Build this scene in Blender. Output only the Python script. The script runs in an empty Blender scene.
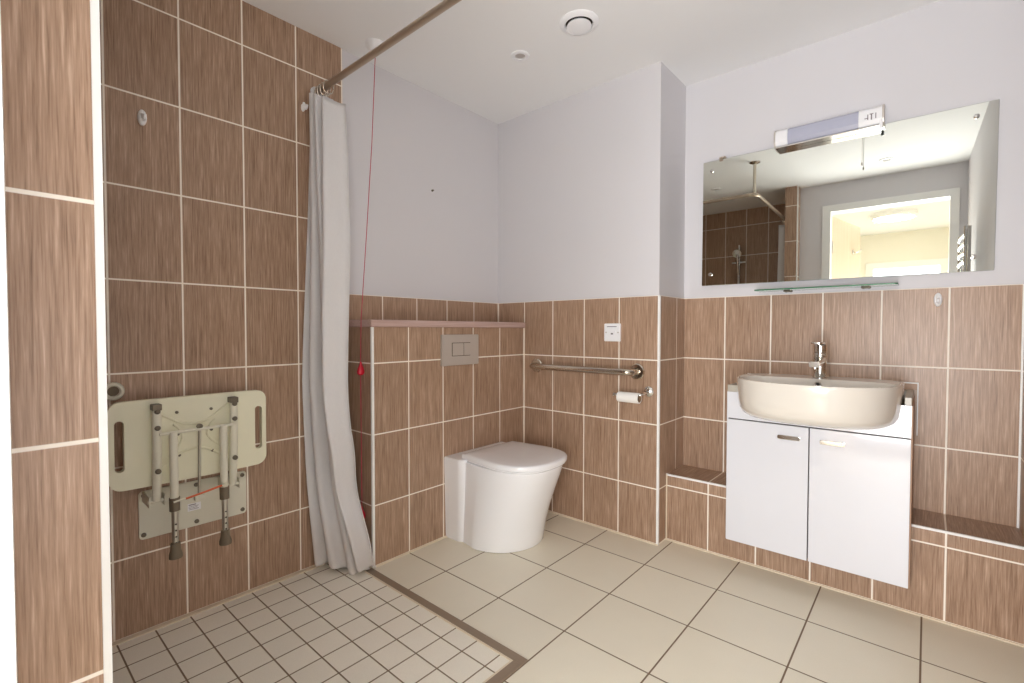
import bpy, bmesh, math, random
from mathutils import Vector, Matrix
random.seed(7)
SC = bpy.context.scene
COL = SC.collection
PI = math.pi

# ------------------------------------------------------------------ camera
cam_d = bpy.data.cameras.new('camera'); cam = bpy.data.objects.new('camera', cam_d); COL.objects.link(cam)
cam_d.sensor_width = 36.0; cam_d.sensor_fit = 'HORIZONTAL'
cam_d.lens = 475.856 / 1024 * 36.0
cam_d.clip_start = 0.02; cam_d.clip_end = 100
YAW, PITCH, ROLL = -0.718, -0.0242, 0.0007
fw = Vector((math.sin(YAW)*math.cos(PITCH), math.cos(YAW)*math.cos(PITCH), math.sin(PITCH)))
rt = Vector((math.cos(YAW), -math.sin(YAW), 0)); up = rt.cross(fw)
r2 = rt*math.cos(ROLL) + up*math.sin(ROLL); u2 = -rt*math.sin(ROLL) + up*math.cos(ROLL)
cam.matrix_world = Matrix(((r2.x, u2.x, -fw.x, 1.9392), (r2.y, u2.y, -fw.y, -2.0947), (r2.z, u2.z, -fw.z, 1.0007), (0, 0, 0, 1)))
SC.camera = cam

# ------------------------------------------------------------------ world, lights, exposure
w = bpy.data.worlds.new('daylight'); SC.world = w; w.use_nodes = True
bg = w.node_tree.nodes['Background']; bg.inputs[0].default_value = (0.80, 0.90, 1.0, 1); bg.inputs[1].default_value = 5.0

def area(name, loc, rot, sx, sy, power, col):
    l = bpy.data.lights.new(name, 'AREA'); l.shape = 'RECTANGLE'; l.size = sx; l.size_y = sy
    l.energy = power; l.color = col
    o = bpy.data.objects.new(name, l); COL.objects.link(o); o.location = loc; o.rotation_euler = rot
    return o
# daylight entering by the glazed door at the far end of the hall
area('hall_daylight', (1.84, -5.03, 0.95), (PI/2, 0, 0), 0.62, 1.6, 12, (1.0, 0.97, 0.92))
# added fill lamps, in the doorway and mid-hall, set below the mirror's view
area('doorway_fill', (1.93, -2.19, 0.86), (PI/2+0.42, 0, -0.20), 0.30, 1.10, 20, (0.94, 0.97, 1.0))  # added lamp, stands in for a flash near the camera
area('mid_hall_fill', (1.80, -2.95, 0.74), (PI/2+0.20, 0, 0.10), 0.85, 1.30, 46, (0.98, 0.985, 1.0))  # added emitter, no window at this spot
CEILING_FILL = (1.74, -3.75, 2.175)
area('hall_ceiling_fill', CEILING_FILL, (0, 0, 0), 0.34, 0.34, 12, (1.0, 0.95, 0.87)).data.shape = 'DISK'  # ceiling lamp added to brighten the hall

SC.view_settings.view_transform = 'Standard'; SC.view_settings.look = 'None'
SC.view_settings.exposure = -0.27; SC.view_settings.gamma = 1.0; SC.view_settings.use_curve_mapping = False
SC.cycles.max_bounces = 14; SC.cycles.diffuse_bounces = 8; SC.cycles.glossy_bounces = 6
SC.cycles.transmission_bounces = 8; SC.cycles.caustics_reflective = False; SC.cycles.caustics_refractive = False

# ------------------------------------------------------------------ materials
def lin(c):
    c = c/255.0
    return c/12.92 if c <= 0.04045 else ((c+0.055)/1.055)**2.4
def rgb(r, g, b): return (lin(r), lin(g), lin(b), 1)

class NT:
    def __init__(s, mat): s.t = mat.node_tree; s.n = s.t.nodes; s.l = s.t.links
    def link(s, a, b): s.l.new(a, b)
    def val(s, inp, v):
        if hasattr(v, 'is_output') or isinstance(v, bpy.types.NodeSocket): s.l.new(v, inp)
        else: inp.default_value = v
    def m(s, op, a, b=None, c=None):
        n = s.n.new('ShaderNodeMath'); n.operation = op
        s.val(n.inputs[0], a)
        if b is not None: s.val(n.inputs[1], b)
        if c is not None: s.val(n.inputs[2], c)
        return n.outputs[0]
    def mixf(s, f, a, b):      # scalar mix
        n = s.n.new('ShaderNodeMix'); n.data_type = 'FLOAT'
        s.val(n.inputs[0], f); s.val(n.inputs[2], a); s.val(n.inputs[3], b); return n.outputs[0]
    def mixc(s, f, a, b, bl='MIX'):
        n = s.n.new('ShaderNodeMix'); n.data_type = 'RGBA'; n.blend_type = bl
        s.val(n.inputs[0], f); s.val(n.inputs[6], a); s.val(n.inputs[7], b); return n.outputs[2]
    def comb(s, x, y, z):
        n = s.n.new('ShaderNodeCombineXYZ')
        for i, v in enumerate((x, y, z)): s.val(n.inputs[i], v)
        return n.outputs[0]
    def sep(s, v):
        n = s.n.new('ShaderNodeSeparateXYZ'); s.l.new(v, n.inputs[0]); return n.outputs
    def noise(s, vec, scale=1.0, detail=2.0, rough=0.5):
        n = s.n.new('ShaderNodeTexNoise'); s.l.new(vec, n.inputs['Vector'])
        n.inputs['Scale'].default_value = scale; n.inputs['Detail'].default_value = detail; n.inputs['Roughness'].default_value = rough
        return n.outputs[0]
    def ramp(s, f, stops):
        n = s.n.new('ShaderNodeValToRGB'); e = n.color_ramp.elements
        e[0].position, e[0].color = stops[0]; e[1].position, e[1].color = stops[-1]
        for p, c in stops[1:-1]:
            k = e.new(p); k.color = c
        s.l.new(f, n.inputs[0]); return n.outputs[0]
    def coord(s): return s.n.new('ShaderNodeTexCoord').outputs['Object']
    def bump(s, h, strength, dist):
        n = s.n.new('ShaderNodeBump'); n.inputs['Strength'].default_value = strength; n.inputs['Distance'].default_value = dist
        s.l.new(h, n.inputs['Height']); return n.outputs[0]

def newmat(name):
    m = bpy.data.materials.new(name); m.use_nodes = True
    return m, NT(m), m.node_tree.nodes['Principled BSDF']
def setp(b, **k):
    names = dict(color='Base Color', rough='Roughness', metal='Metallic', spec='Specular IOR Level', trans='Transmission Weight', ior='IOR',
                 coat='Coat Weight', coatr='Coat Roughness', sheen='Sheen Weight', alpha='Alpha', sss='Subsurface Weight', ec='Emission Color', es='Emission Strength')
    for a, v in k.items(): b.inputs[names[a]].default_value = v
def plain(name, col, rough=0.5, metal=0.0, var=0.03, scale=14.0, bumpd=0.0, **k):
    """plain material with a faint procedural mottling and optional fine bump"""
    m, t, b = newmat(name); setp(b, rough=rough, metal=metal, **k)
    co = t.coord(); n = t.noise(co, scale, 3.0, 0.6)
    d = tuple(c*(1-var) for c in col[:3]) + (1,); l = tuple(min(1, c*(1+var)) for c in col[:3]) + (1,)
    t.link(t.mixc(n, d, l), b.inputs['Base Color'])
    if bumpd:
        t.link(t.bump(t.noise(co, scale*14, 3.0, 0.6), 0.4, bumpd), b.inputs['Normal'])
    return m

GROUT = rgb(248, 240, 228)
def wall_tile(name, ugrid=True, vgrid=True, x0=0.004, px=0.2):
    m, t, b = newmat(name)
    P = t.sep(t.coord())
    g = t.n.new('ShaderNodeNewGeometry'); N = t.sep(g.outputs['True Normal'])
    isx = t.m('GREATER_THAN', t.m('ABSOLUTE', N[0]), 0.5); isz = t.m('GREATER_THAN', t.m('ABSOLUTE', N[2]), 0.5)
    u = t.mixf(isx, t.m('MULTIPLY', t.m('SUBTRACT', P[0], x0), 0.2/px), t.m('ADD', P[1], 0.003))
    v = t.mixf(isz, P[2], P[1])
    cu = t.m('DIVIDE', u, 0.2); cv = t.m('DIVIDE', t.m('SUBTRACT', P[2], 0.2606), 0.3)
    fu = t.m('FRACT', cu); fv = t.m('FRACT', cv)
    du = t.m('MULTIPLY', t.m('MINIMUM', fu, t.m('SUBTRACT', 1.0, fu)), 0.2)
    dv = t.m('MULTIPLY', t.m('MINIMUM', fv, t.m('SUBTRACT', 1.0, fv)), 0.3)
    if not ugrid: du = t.m('ADD', t.m('MULTIPLY', du, 0.0), 1.0)
    dv = t.m('ADD', dv, t.m('MULTIPLY', isz, 1.0))
    if not vgrid: dv = t.m('ADD', dv, 1.0)
    dz = t.m('ADD', t.m('ABSOLUTE', t.m('SUBTRACT', P[2], 0.001)), t.m('MULTIPLY', isz, 1.0))
    d = t.m('MINIMUM', t.m('MINIMUM', du, dv), t.m('SUBTRACT', dz, 0.003))
    mr = t.n.new('ShaderNodeMapRange'); mr.interpolation_type = 'SMOOTHSTEP'
    t.link(d, mr.inputs[0]); mr.inputs[1].default_value = 0.0020; mr.inputs[2].default_value = 0.0034
    tile = mr.outputs[0]                                  # 1 on the tile, 0 in the joint
    wn = t.n.new('ShaderNodeTexWhiteNoise'); t.link(t.comb(t.m('FLOOR', cu), t.m('FLOOR', cv), isx), wn.inputs['Vector'])
    rnd = wn.outputs['Value']
    s1 = t.noise(t.comb(t.m('MULTIPLY', u, 480.0), t.m('MULTIPLY', v, 15.0), t.m('MULTIPLY', rnd, 37.0)), 1.0, 3.0, 0.65)
    s2 = t.noise(t.comb(t.m('MULTIPLY', u, 230.0), t.m('MULTIPLY', v, 7.0), t.m('MULTIPLY', rnd, 11.0)), 1.0, 2.0, 0.5)
    s = t.m('ADD', t.m('MULTIPLY', s1, 0.5), t.m('MULTIPLY', s2, 0.5))
    col = t.ramp(s, [(0.28, rgb(122, 95, 75)), (0.45, rgb(162, 132, 109)), (0.55, rgb(178, 148, 125)), (0.72, rgb(210, 183, 161))])
    col = t.mixc(1.0, col, t.ramp(rnd, [(0.0, (0.90, 0.89, 0.88, 1)), (1.0, (1.0, 1.0, 1.0, 1))]), 'MULTIPLY')
    t.link(t.mixc(tile, GROUT, col), b.inputs['Base Color'])
    t.link(t.mixf(tile, 0.8, 0.36), b.inputs['Roughness']); setp(b, spec=0.38)
    h = t.m('ADD', t.m('MULTIPLY', tile, 1.0), t.m('MULTIPLY', s1, 0.10))
    t.link(t.bump(h, 0.5, 0.0008), b.inputs['Normal'])
    return m

def floor_tile(name, px, ox, oy, gw, base, grout, edge=False):
    m, t, b = newmat(name)
    P = t.sep(t.coord())
    cu = t.m('DIVIDE', t.m('SUBTRACT', P[0], ox), px); cv = t.m('DIVIDE', t.m('SUBTRACT', P[1], oy), px)
    fu = t.m('FRACT', cu); fv = t.m('FRACT', cv)
    du = t.m('MULTIPLY', t.m('MINIMUM', fu, t.m('SUBTRACT', 1.0, fu)), px)
    dv = t.m('MULTIPLY', t.m('MINIMUM', fv, t.m('SUBTRACT', 1.0, fv)), px)
    d = t.m('MINIMUM', du, dv)
    mr = t.n.new('ShaderNodeMapRange'); mr.interpolation_type = 'SMOOTHSTEP'
    t.link(d, mr.inputs[0]); mr.inputs[1].default_value = gw*0.5-0.0004; mr.inputs[2].default_value = gw*0.5+0.0008
    tile = mr.outputs[0]
    wn = t.n.new('ShaderNodeTexWhiteNoise'); t.link(t.comb(t.m('FLOOR', cu), t.m('FLOOR', cv), 0.0), wn.inputs['Vector'])
    co = t.coord()
    n = t.m('ADD', t.m('MULTIPLY', t.noise(co, 5.0, 4.0, 0.6), 0.6), t.m('MULTIPLY', wn.outputs['Value'], 0.4))
    d2 = tuple(c*0.93 for c in base[:3]) + (1,); l2 = tuple(min(1, c*1.06) for c in base[:3]) + (1,)
    sp = t.noise(co, 420.0, 2.0, 0.5)
    col = t.mixc(t.m('MULTIPLY', sp, 0.20), t.mixc(n, d2, l2), rgb(150, 138, 118))
    t.link(t.mixc(tile, grout, col), b.inputs['Base Color'])
    t.link(t.mixf(tile, 0.85, 0.42), b.inputs['Roughness'])
    t.link(t.bump(t.m('ADD', tile, t.m('MULTIPLY', sp, 0.06)), 0.5, 0.0010), b.inputs['Normal'])
    return m

def streak(name, cd, cl, rough, axis=2, fine=260.0, coarse=6.0):
    """grain running along one axis"""
    m, t, b = newmat(name); P = t.sep(t.coord())
    k = [fine]*3; k[axis] = coarse
    v = t.comb(*[t.m('MULTIPLY', P[i], k[i]) for i in range(3)])
    t.link(t.mixc(t.noise(v, 1.0, 3.0, 0.6), cd, cl), b.inputs['Base Color']); setp(b, rough=rough)
    return m

M = {}
M['tile'] = wall_tile('brown_streaked_tile')
M['tile_mirror'] = wall_tile('brown_streaked_tile_basin_wall', x0=1.2060, px=0.1979)
M['tile_nib'] = wall_tile('brown_streaked_tile_narrow', ugrid=False)
M['paint'] = plain('white_wall_paint', rgb(215, 213, 216), 0.75, var=0.012, scale=3.0, bumpd=0.0004)
M['ceil'] = plain('white_ceiling_paint', rgb(238, 238, 238), 0.85, var=0.01, scale=3.0, bumpd=0.0004)
M['floor'] = floor_tile('beige_floor_tile', 0.2979, 0.4495, -0.806, 0.0046, rgb(239, 233, 215), rgb(122, 103, 82))
M['floor_small'] = floor_tile('beige_mosaic_tile', 0.1, 0.064, 0.0, 0.0042, rgb(246, 241, 228), rgb(128, 110, 88))
M['hallfloor'] = plain('hall_carpet', rgb(170, 155, 135), 0.95, var=0.1, scale=60, bumpd=0.002)
M['pvc'] = plain('white_plastic_trim', rgb(240, 240, 238), 0.35)
M['cream_seal'] = plain('cream_sealant', rgb(222, 208, 184), 0.6)
M['strip'] = plain('brown_metal_strip', rgb(146, 128, 110), 0.5, 0.15, var=0.06)
M['ceramic'] = plain('white_ceramic', rgb(246, 247, 250), 0.10, var=0.004, coat=0.5, coatr=0.05)
M['basin'] = plain('ivory_ceramic', rgb(220, 214, 204), 0.10, var=0.004, coat=0.5, coatr=0.05)
M['gloss'] = plain('white_gloss_board', rgb(220, 221, 227), 0.09, var=0.004, coat=0.6, coatr=0.04)
M['gap'] = plain('dark_gap', rgb(70, 62, 58), 0.7)
M['chrome'] = plain('chrome', rgb(225, 224, 220), 0.10, 1.0, var=0.01)
M['steel'] = plain('polished_steel', rgb(205, 196, 182), 0.16, 1.0, var=0.02)
M['railmetal'] = plain('bronze_toned_rail', rgb(184, 168, 150), 0.3, 0.75, var=0.03)
M['satin'] = plain('satin_chrome', rgb(204, 197, 190), 0.42, 0.6, var=0.03)
M['fabric'] = None
M['seatplastic'] = plain('aged_cream_plastic', rgb(230, 227, 202), 0.42, var=0.05, scale=9)
M['seatframe'] = plain('cream_coated_tube', rgb(222, 219, 202), 0.35, var=0.03)
M['alu'] = plain('aluminium_tube', rgb(190, 186, 176), 0.32, 0.9, var=0.03)
M['rubber'] = plain('grey_rubber', rgb(116, 104, 86), 0.75, var=0.08)
M['bolt'] = plain('dull_bolt', rgb(112, 104, 90), 0.45, 0.6, var=0.1)
M['dark'] = plain('dark_hole', rgb(58, 48, 40), 0.8)
M['orange'] = plain('orange_cord', rgb(214, 110, 70), 0.7)
M['ink'] = plain('grey_print', rgb(120, 112, 118), 0.7)
M['plate'] = plain('white_moulded_plastic', rgb(242, 242, 244), 0.3)
M['paper'] = plain('white_tissue', rgb(240, 238, 234), 0.95, bumpd=0.001)
M['card'] = plain('brown_card_tube', rgb(150, 122, 95), 0.9)
M['red'] = plain('red_plastic', rgb(196, 22, 48), 0.4)
M['cord'] = plain('red_cord', rgb(190, 60, 84), 0.7)
M['slab'] = streak('pinkish_brown_ledge', rgb(160, 130, 122), rgb(212, 186, 178), 0.22, axis=1, fine=160.0, coarse=3.0)
M['worktop'] = plain('pale_grey_laminate', rgb(176, 170, 158), 0.35, var=0.12, scale=40)
M['panel'] = plain('brown_panel_edge', rgb(168, 136, 112), 0.5, var=0.08)
M['leaf'] = streak('pale_oak_veneer', rgb(196, 170, 142), rgb(224, 204, 180), 0.5, axis=2, fine=60.0, coarse=2.0)
M['hallpaint'] = plain('hall_cream_paint', rgb(238, 234, 222), 0.8, var=0.01)
M['diffuser'] = plain('lamp_diffuser', rgb(178, 180, 198), 0.25, var=0.01, sss=0.0)
M['mirror'] = plain('silvered_glass', rgb(232, 236, 230), 0.012, 1.0, var=0.004)
M['mirror_edge'] = plain('mirror_edge', rgb(150, 170, 158), 0.2, 0.2)

def fabric():
    m, t, b = newmat('white_curtain_fabric'); setp(b, rough=0.9, sheen=0.1)
    co = t.coord(); P = t.sep(co)
    wv = t.noise(t.comb(t.m('MULTIPLY', P[0], 700.0), t.m('MULTIPLY', P[1], 700.0), t.m('MULTIPLY', P[2], 60.0)), 1.0, 2.0, 0.5)
    stain = t.m('MULTIPLY', t.noise(co, 7.0, 3.0, 0.6), t.m('SUBTRACT', 1.0, t.m('MINIMUM', t.m('MULTIPLY', P[2], 4.0), 1.0)))
    c = t.mixc(wv, rgb(228, 226, 227), rgb(242, 240, 241))
    t.link(t.mixc(t.m('MULTIPLY', stain, 0.5), c, rgb(196, 172, 140)), b.inputs['Base Color'])
    t.link(t.bump(wv, 0.2, 0.0008), b.inputs['Normal'])
    tr = t.n.new('ShaderNodeBsdfTranslucent'); tr.inputs[0].default_value = rgb(232, 228, 222)
    mx = t.n.new('ShaderNodeMixShader'); mx.inputs[0].default_value = 0.18
    t.link(b.outputs[0], mx.inputs[1]); t.link(tr.outputs[0], mx.inputs[2])
    t.link(mx.outputs[0], t.n['Material Output'].inputs['Surface'])
    return m
M['fabric'] = fabric()
def glass(name, col, rough=0.0):
    m, t, b = newmat(name); setp(b, color=col, rough=rough, trans=1.0, ior=1.45); return m
M['glass'] = glass('green_glass', (0.72, 0.90, 0.80, 1))
M['glass_edge'] = plain('green_glass_edge', rgb(70, 120, 88), 0.2)
def glow(name, col, s):
    m, t, b = newmat(name); setp(b, color=col, ec=col, es=s, rough=0.5); return m

# ------------------------------------------------------------------ mesh helpers
def _finish(name, bm, mats, parent=None, smooth=True, ang=35, loc=None):
    me = bpy.data.meshes.new(name); bm.normal_update(); bm.to_mesh(me); bm.free()
    for m in (mats if isinstance(mats, (list, tuple)) else [mats]): me.materials.append(m)
    if smooth:
        for p in me.polygons: p.use_smooth = True
        me.set_sharp_from_angle(angle=math.radians(ang))
    o = bpy.data.objects.new(name, me); COL.objects.link(o)
    if smooth and ang < 75:
        wm = o.modifiers.new('weighted_normals', 'WEIGHTED_NORMAL'); wm.keep_sharp = True
    if parent:
        o.parent = parent
        pl = parent
        off = Vector((0, 0, 0))
        while pl is not None: off += pl.location; pl = pl.parent
        me.transform(Matrix.Translation(-off))
    return o
def obj(name, bm, mats, parent=None, **k): return _finish(name, bm, mats, parent, **k)

def box(bm, x0, x1, y0, y1, z0, z1, bev=0.0, seg=2, mi=0):
    x0, x1 = min(x0, x1), max(x0, x1); y0, y1 = min(y0, y1), max(y0, y1); z0, z1 = min(z0, z1), max(z0, z1)
    t = bmesh.new(); bmesh.ops.create_cube(t, size=1.0)
    for v in t.verts: v.co = Vector(((x0+x1)/2 + v.co.x*(x1-x0), (y0+y1)/2 + v.co.y*(y1-y0), (z0+z1)/2 + v.co.z*(z1-z0)))
    if bev: bmesh.ops.bevel(t, geom=t.edges[:], offset=bev, segments=seg, affect='EDGES', profile=0.6)
    for f in t.faces: f.material_index = mi
    merge(bm, t); return bm
def merge(bm, t):
    me = bpy.data.meshes.new('tmp'); t.to_mesh(me); t.free(); bm.from_mesh(me); bpy.data.meshes.remove(me)
def xbox(x0, x1, y0, y1, z0, z1, bev=0.0, seg=2): return box(bmesh.new(), x0, x1, y0, y1, z0, z1, bev, seg)
def frame_of(d):
    d = d.normalized(); a = Vector((0, 0, 1)) if abs(d.z) < 0.9 else Vector((1, 0, 0))
    x = d.cross(a).normalized(); return x, d.cross(x).normalized()
def tube(bm, pts, r, seg=16, caps=True, mi=0):
    """swept round tube through pts (r number or list)"""
    pts = [Vector(p) for p in pts]; n = len(pts); R = r if isinstance(r, (list, tuple)) else [r]*n
    d0 = (pts[1]-pts[0]).normalized(); x, y = frame_of(d0); rings = []; prev = d0
    for i, p in enumerate(pts):
        d = ((pts[min(i+1, n-1)]-p).normalized() + (p-pts[max(i-1, 0)]).normalized())
        d = d.normalized() if d.length > 1e-6 else prev
        q = prev.rotation_difference(d); x = q @ x; y = q @ y; prev = d
        c = 1.0
        if 0 < i < n-1:
            ca = d.dot((p-pts[i-1]).normalized()); c = 1/max(ca, 0.5)
        rings.append([bm.verts.new(p + (x*math.cos(2*PI*k/seg) + y*math.sin(2*PI*k/seg))*R[i]) for k in range(seg)])
    for a, b in zip(rings, rings[1:]):
        for k in range(seg):
            f = bm.faces.new((a[k], a[(k+1) % seg], b[(k+1) % seg], b[k])); f.material_index = mi
    if caps:
        f = bm.faces.new(rings[0][::-1]); f.material_index = mi; f = bm.faces.new(rings[-1]); f.material_index = mi
    bmesh.ops.recalc_face_normals(bm, faces=bm.faces[:])
    return bm
def arc(pts, rad, n=6):
    """round the inner corners of a polyline"""
    pts = [Vector(p) for p in pts]; out = [pts[0]]
    for i in range(1, len(pts)-1):
        a, b, c = pts[i-1], pts[i], pts[i+1]
        p = b + (a-b).normalized()*rad; q = b + (c-b).normalized()*rad
        for k in range(n+1):
            t = k/n; out.append((1-t)**2*p + 2*t*(1-t)*b + t*t*q)
    out.append(pts[-1]); return out
def lathe(bm, base, axis, prof, seg=32, mi=0, sx=1.0, sy=1.0, xdir=None):
    """profile [(r, h)] revolved about axis from base; caps if r == 0 is not used"""
    base = Vector(base); d = Vector(axis).normalized()
    if xdir is None: x, y = frame_of(d)
    else: x = Vector(xdir).normalized(); y = d.cross(x).normalized()
    rings = []
    for r, h in prof:
        if r < 1e-6: rings.append([bm.verts.new(base + d*h)])
        else: rings.append([bm.verts.new(base + d*h + x*math.cos(2*PI*k/seg)*r*sx + y*math.sin(2*PI*k/seg)*r*sy) for k in range(seg)])
    fs = []
    for a, b in zip(rings, rings[1:]):
        for k in range(seg):
            k2 = (k+1) % seg
            if len(a) == 1 and len(b) > 1: fs.append(bm.faces.new((a[0], b[k2], b[k])))
            elif len(b) == 1 and len(a) > 1: fs.append(bm.faces.new((a[k], a[k2], b[0])))
            elif len(a) > 1: fs.append(bm.faces.new((a[k], a[k2], b[k2], b[k])))
    for rg, rev in ((rings[0], True), (rings[-1], False)):
        if len(rg) > 1 and (prof[0] != prof[-1]): fs.append(bm.faces.new(rg[::-1] if rev else rg))
    for f in fs: f.material_index = mi
    bmesh.ops.recalc_face_normals(bm, faces=fs)
    return bm
def rrect(cx, cy, w, h, r, n=6):
    """rounded rectangle outline, counter-clockwise"""
    out = []
    for sx, sy, a0 in ((1, 1, 0), (-1, 1, PI/2), (-1, -1, PI), (1, -1, 3*PI/2)):
        for k in range(n+1):
            a = a0 + PI/2*k/n; out.append((cx + sx*(w/2-r) + r*math.cos(a), cy + sy*(h/2-r) + r*math.sin(a)))
    return out
def loft(bm, rings, close_start=True, close_end=True, mi=0):
    R = [[bm.verts.new(Vector(p)) for p in r] for r in rings]; n = len(R[0]); fs = []
    for a, b in zip(R, R[1:]):
        for k in range(n): fs.append(bm.faces.new((a[k], a[(k+1) % n], b[(k+1) % n], b[k])))
    if close_start: fs.append(bm.faces.new(R[0][::-1]))
    if close_end: fs.append(bm.faces.new(R[-1]))
    for f in fs: f.material_index = mi
    bmesh.ops.recalc_face_normals(bm, faces=fs)
    return bm
def plate(bm, outline, to3, d0, d1, bev=0.0, mi=0):
    """solid from a 2D outline; to3(a, b, d) maps to space; small rounded face edge at d1"""
    def ring(d, inset):
        cx = sum(p[0] for p in outline)/len(outline); cy = sum(p[1] for p in outline)/len(outline)
        hw = max(abs(p[0]-cx) for p in outline); hh = max(abs(p[1]-cy) for p in outline)
        return [to3(cx+(p[0]-cx)*(1-inset/hw), cy+(p[1]-cy)*(1-inset/hh), d) for p in outline]
    s = 1 if d1 > d0 else -1
    if bev: rings = [ring(d0, 0), ring(d1-s*bev, 0), ring(d1-s*bev*0.3, bev*0.3), ring(d1, bev)]
    else: rings = [ring(d0, 0), ring(d1, 0)]
    return loft(bm, rings, mi=mi)

# ------------------------------------------------------------------ naming helpers
def tag(o, label, cat, group=None):
    o['label'] = label; o['category'] = cat
    if group: o['group'] = group
    return o
def thing(name, label, cat, loc=(0, 0, 0), group=None):
    o = bpy.data.objects.new(name, None); o.empty_display_size = 0.05; COL.objects.link(o); o.location = loc
    return tag(o, label, cat, group)
def struct(name, bm, mats, label, cat, parent=None, **k):
    o = obj(name, bm, mats, parent, **k)
    if parent is None: o['kind'] = 'structure'; tag(o, label, cat)
    return o
def dup(root, delta, label, group=None):
    r = root.copy(); COL.objects.link(r); r.location = root.location + Vector(delta); r['label'] = label
    if group: r['group'] = group
    for ch in list(root.children):
        c = ch.copy(); COL.objects.link(c); c.parent = r
        for gch in list(ch.children):
            d = gch.copy(); COL.objects.link(d); d.parent = c
    return r

# ------------------------------------------------------------------ the setting
HC = 2.2241; ZT = 1.1606           # ceiling, top of the half-height tiling
XB, XE, YC, XR = 0.1992, 1.0105, 0.2975, 2.1888
LD, LH = 0.2095, 0.3147            # tiled ledge along the vanity wall
YD = -2.087                        # room face of the door wall
YS = -2.56                         # back of the shower recess
XN0, XN, YN = 1.05, 1.1464, -1.9793  # tiled wall end beside the shower

b = bmesh.new(); box(b, -0.1, 2.3, YS-0.1, 0.4, -0.1, 0.0, mi=0)
struct('floor', b, [M['floor']], 'beige square tiled floor of the wet room', 'floor', smooth=False)
b = bmesh.new(); box(b, 0.0, 1.014, YS, -1.027, 0.0, 0.0015)
struct('floor_shower', b, M['floor_small'], 'small beige tiles of the shower floor', 'floor', smooth=False)
b = bmesh.new(); box(b, -0.1, 2.3, YS-0.1, 0.4, HC, HC+0.1)
struct('ceiling', b, M['ceil'], 'white painted ceiling', 'ceiling', smooth=False)

b = bmesh.new()
box(b, -0.1, 0.0, YS-0.1, -1.0, 0, HC, mi=0); box(b, -0.1, 0.0, -1.0, 0.01, 0, ZT, mi=0); box(b, -0.1, -0.006, -1.0, 0.01, ZT, HC, mi=1)
struct('wall_left', b, [M['tile'], M['paint']], 'left wall, tiled to the ceiling in the shower and half tiled behind the cistern', 'wall', smooth=False)
b = bmesh.new(); box(b, -0.1, XE, 0.0, 0.4, 0, ZT, mi=0); box(b, -0.1, XE-0.006, 0.006, 0.4, ZT, HC, mi=1)
struct('wall_back', b, [M['tile'], M['paint']], 'back wall with the grab rail, half tiled and white above', 'wall', smooth=False)
b = bmesh.new(); box(b, XE-0.02, 2.3, YC, 0.42, 0, ZT, mi=0); box(b, XE-0.02, 2.3, YC+0.006, 0.42, ZT, HC, mi=1)
struct('wall_mirror', b, [M['tile_mirror'], M['paint']], 'recessed wall with the mirror and basin, half tiled and white above', 'wall', smooth=False)
b = bmesh.new(); box(b, XR, 2.3, -0.8, YC+0.05, 0, ZT, mi=0); box(b, XR+0.006, 2.3, YD-0.115, -0.8, 0, HC, mi=1); box(b, XR+0.006, 2.3, -0.8, YC+0.05, ZT, HC, mi=1)
struct('wall_right', b, [M['tile'], M['paint']], 'right hand wall with the towel radiator', 'wall', smooth=False)
DX0, DX1, DZ = 1.365, 2.105, 1.985   # doorway
b = bmesh.new(); box(b, XN-0.02, DX0-0.03, YD-0.115, YD, 0, HC); box(b, DX1+0.03, 2.3, YD-0.115, YD, 0, HC); box(b, DX0-0.03, DX1+0.03, YD-0.115, YD, DZ+0.03, HC)
struct('wall_front', b, M['paint'], 'white wall around the doorway', 'wall', smooth=False)
b = bmesh.new(); box(b, XN0, XN, YS-0.1, YN, 0, HC)
struct('wall_shower_end', b, M['tile_nib'], 'narrow tiled wall end at the near side of the shower', 'wall', smooth=False)
b = bmesh.new(); box(b, -0.1, XN0, YS-0.1, YS, 0, HC)
struct('wall_shower', b, M['tile'], 'tiled back wall of the shower recess', 'wall', smooth=False)

# boxed-in cistern and the ledge along the mirror wall
b = bmesh.new(); box(b, 0.0, XB, -0.9887, 0.0, 0, 1.0125)
struct('wall_cistern', b, M['tile'], 'tiled boxing that hides the toilet cistern', 'wall', smooth=False)
b = bmesh.new(); box(b, 0.0, XB+0.014, -1.0, 0.0, 1.0125, 1.044, 0.007, 3)
struct('trim_1', b, M['slab'], 'pinkish brown ledge capping the cistern boxing', 'ledge')
b = bmesh.new(); box(b, XE, XR, YC-LD, YC, 0, LH)
struct('wall_ledge', b, M['tile_mirror'], 'low tiled ledge under the basin', 'ledge', smooth=False)

def corner(name, x, y, z0, z1, sx, sy, lab, s=0.011):
    b = bmesh.new(); box(b, x-s*0.85 if sx > 0 else x-0.0015, x+0.0015 if sx > 0 else x+s*0.85, y-0.0015 if sy < 0 else y-s*0.85, y+s*0.85 if sy < 0 else y+0.0015, z0, z1, 0.0012, 2)
    struct(name, b, M['pvc'], lab, 'trim')
corner('trim_2', XB, -0.9887, 0, 1.0125, 1, -1, 'white corner strip of the cistern boxing')
corner('trim_3', XE, 0.0, 0, ZT, 1, -1, 'white corner strip at the end of the grab rail wall')
corner('trim_4', XN, YN, 0, HC, 1, 1, 'white corner strip of the tiled wall end', s=0.009)
b = bmesh.new(); box(b, XE, XR, YC-LD-0.0015, YC-LD+0.008, LH-0.007, LH+0.0015, 0.001)
struct('trim_5', b, M['pvc'], 'white edging strip along the low ledge', 'trim')
b = bmesh.new(); box(b, XR-0.006, XR, YC-0.006, YC, LH, ZT, 0.001)
struct('trim_6', b, M['pvc'], 'white sealant in the corner at the right end of the mirror wall', 'trim')
b = bmesh.new(); box(b, XE, XE+0.006, YC-LD-0.0025, YC-LD+0.003, 0, LH, 0.001)
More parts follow.
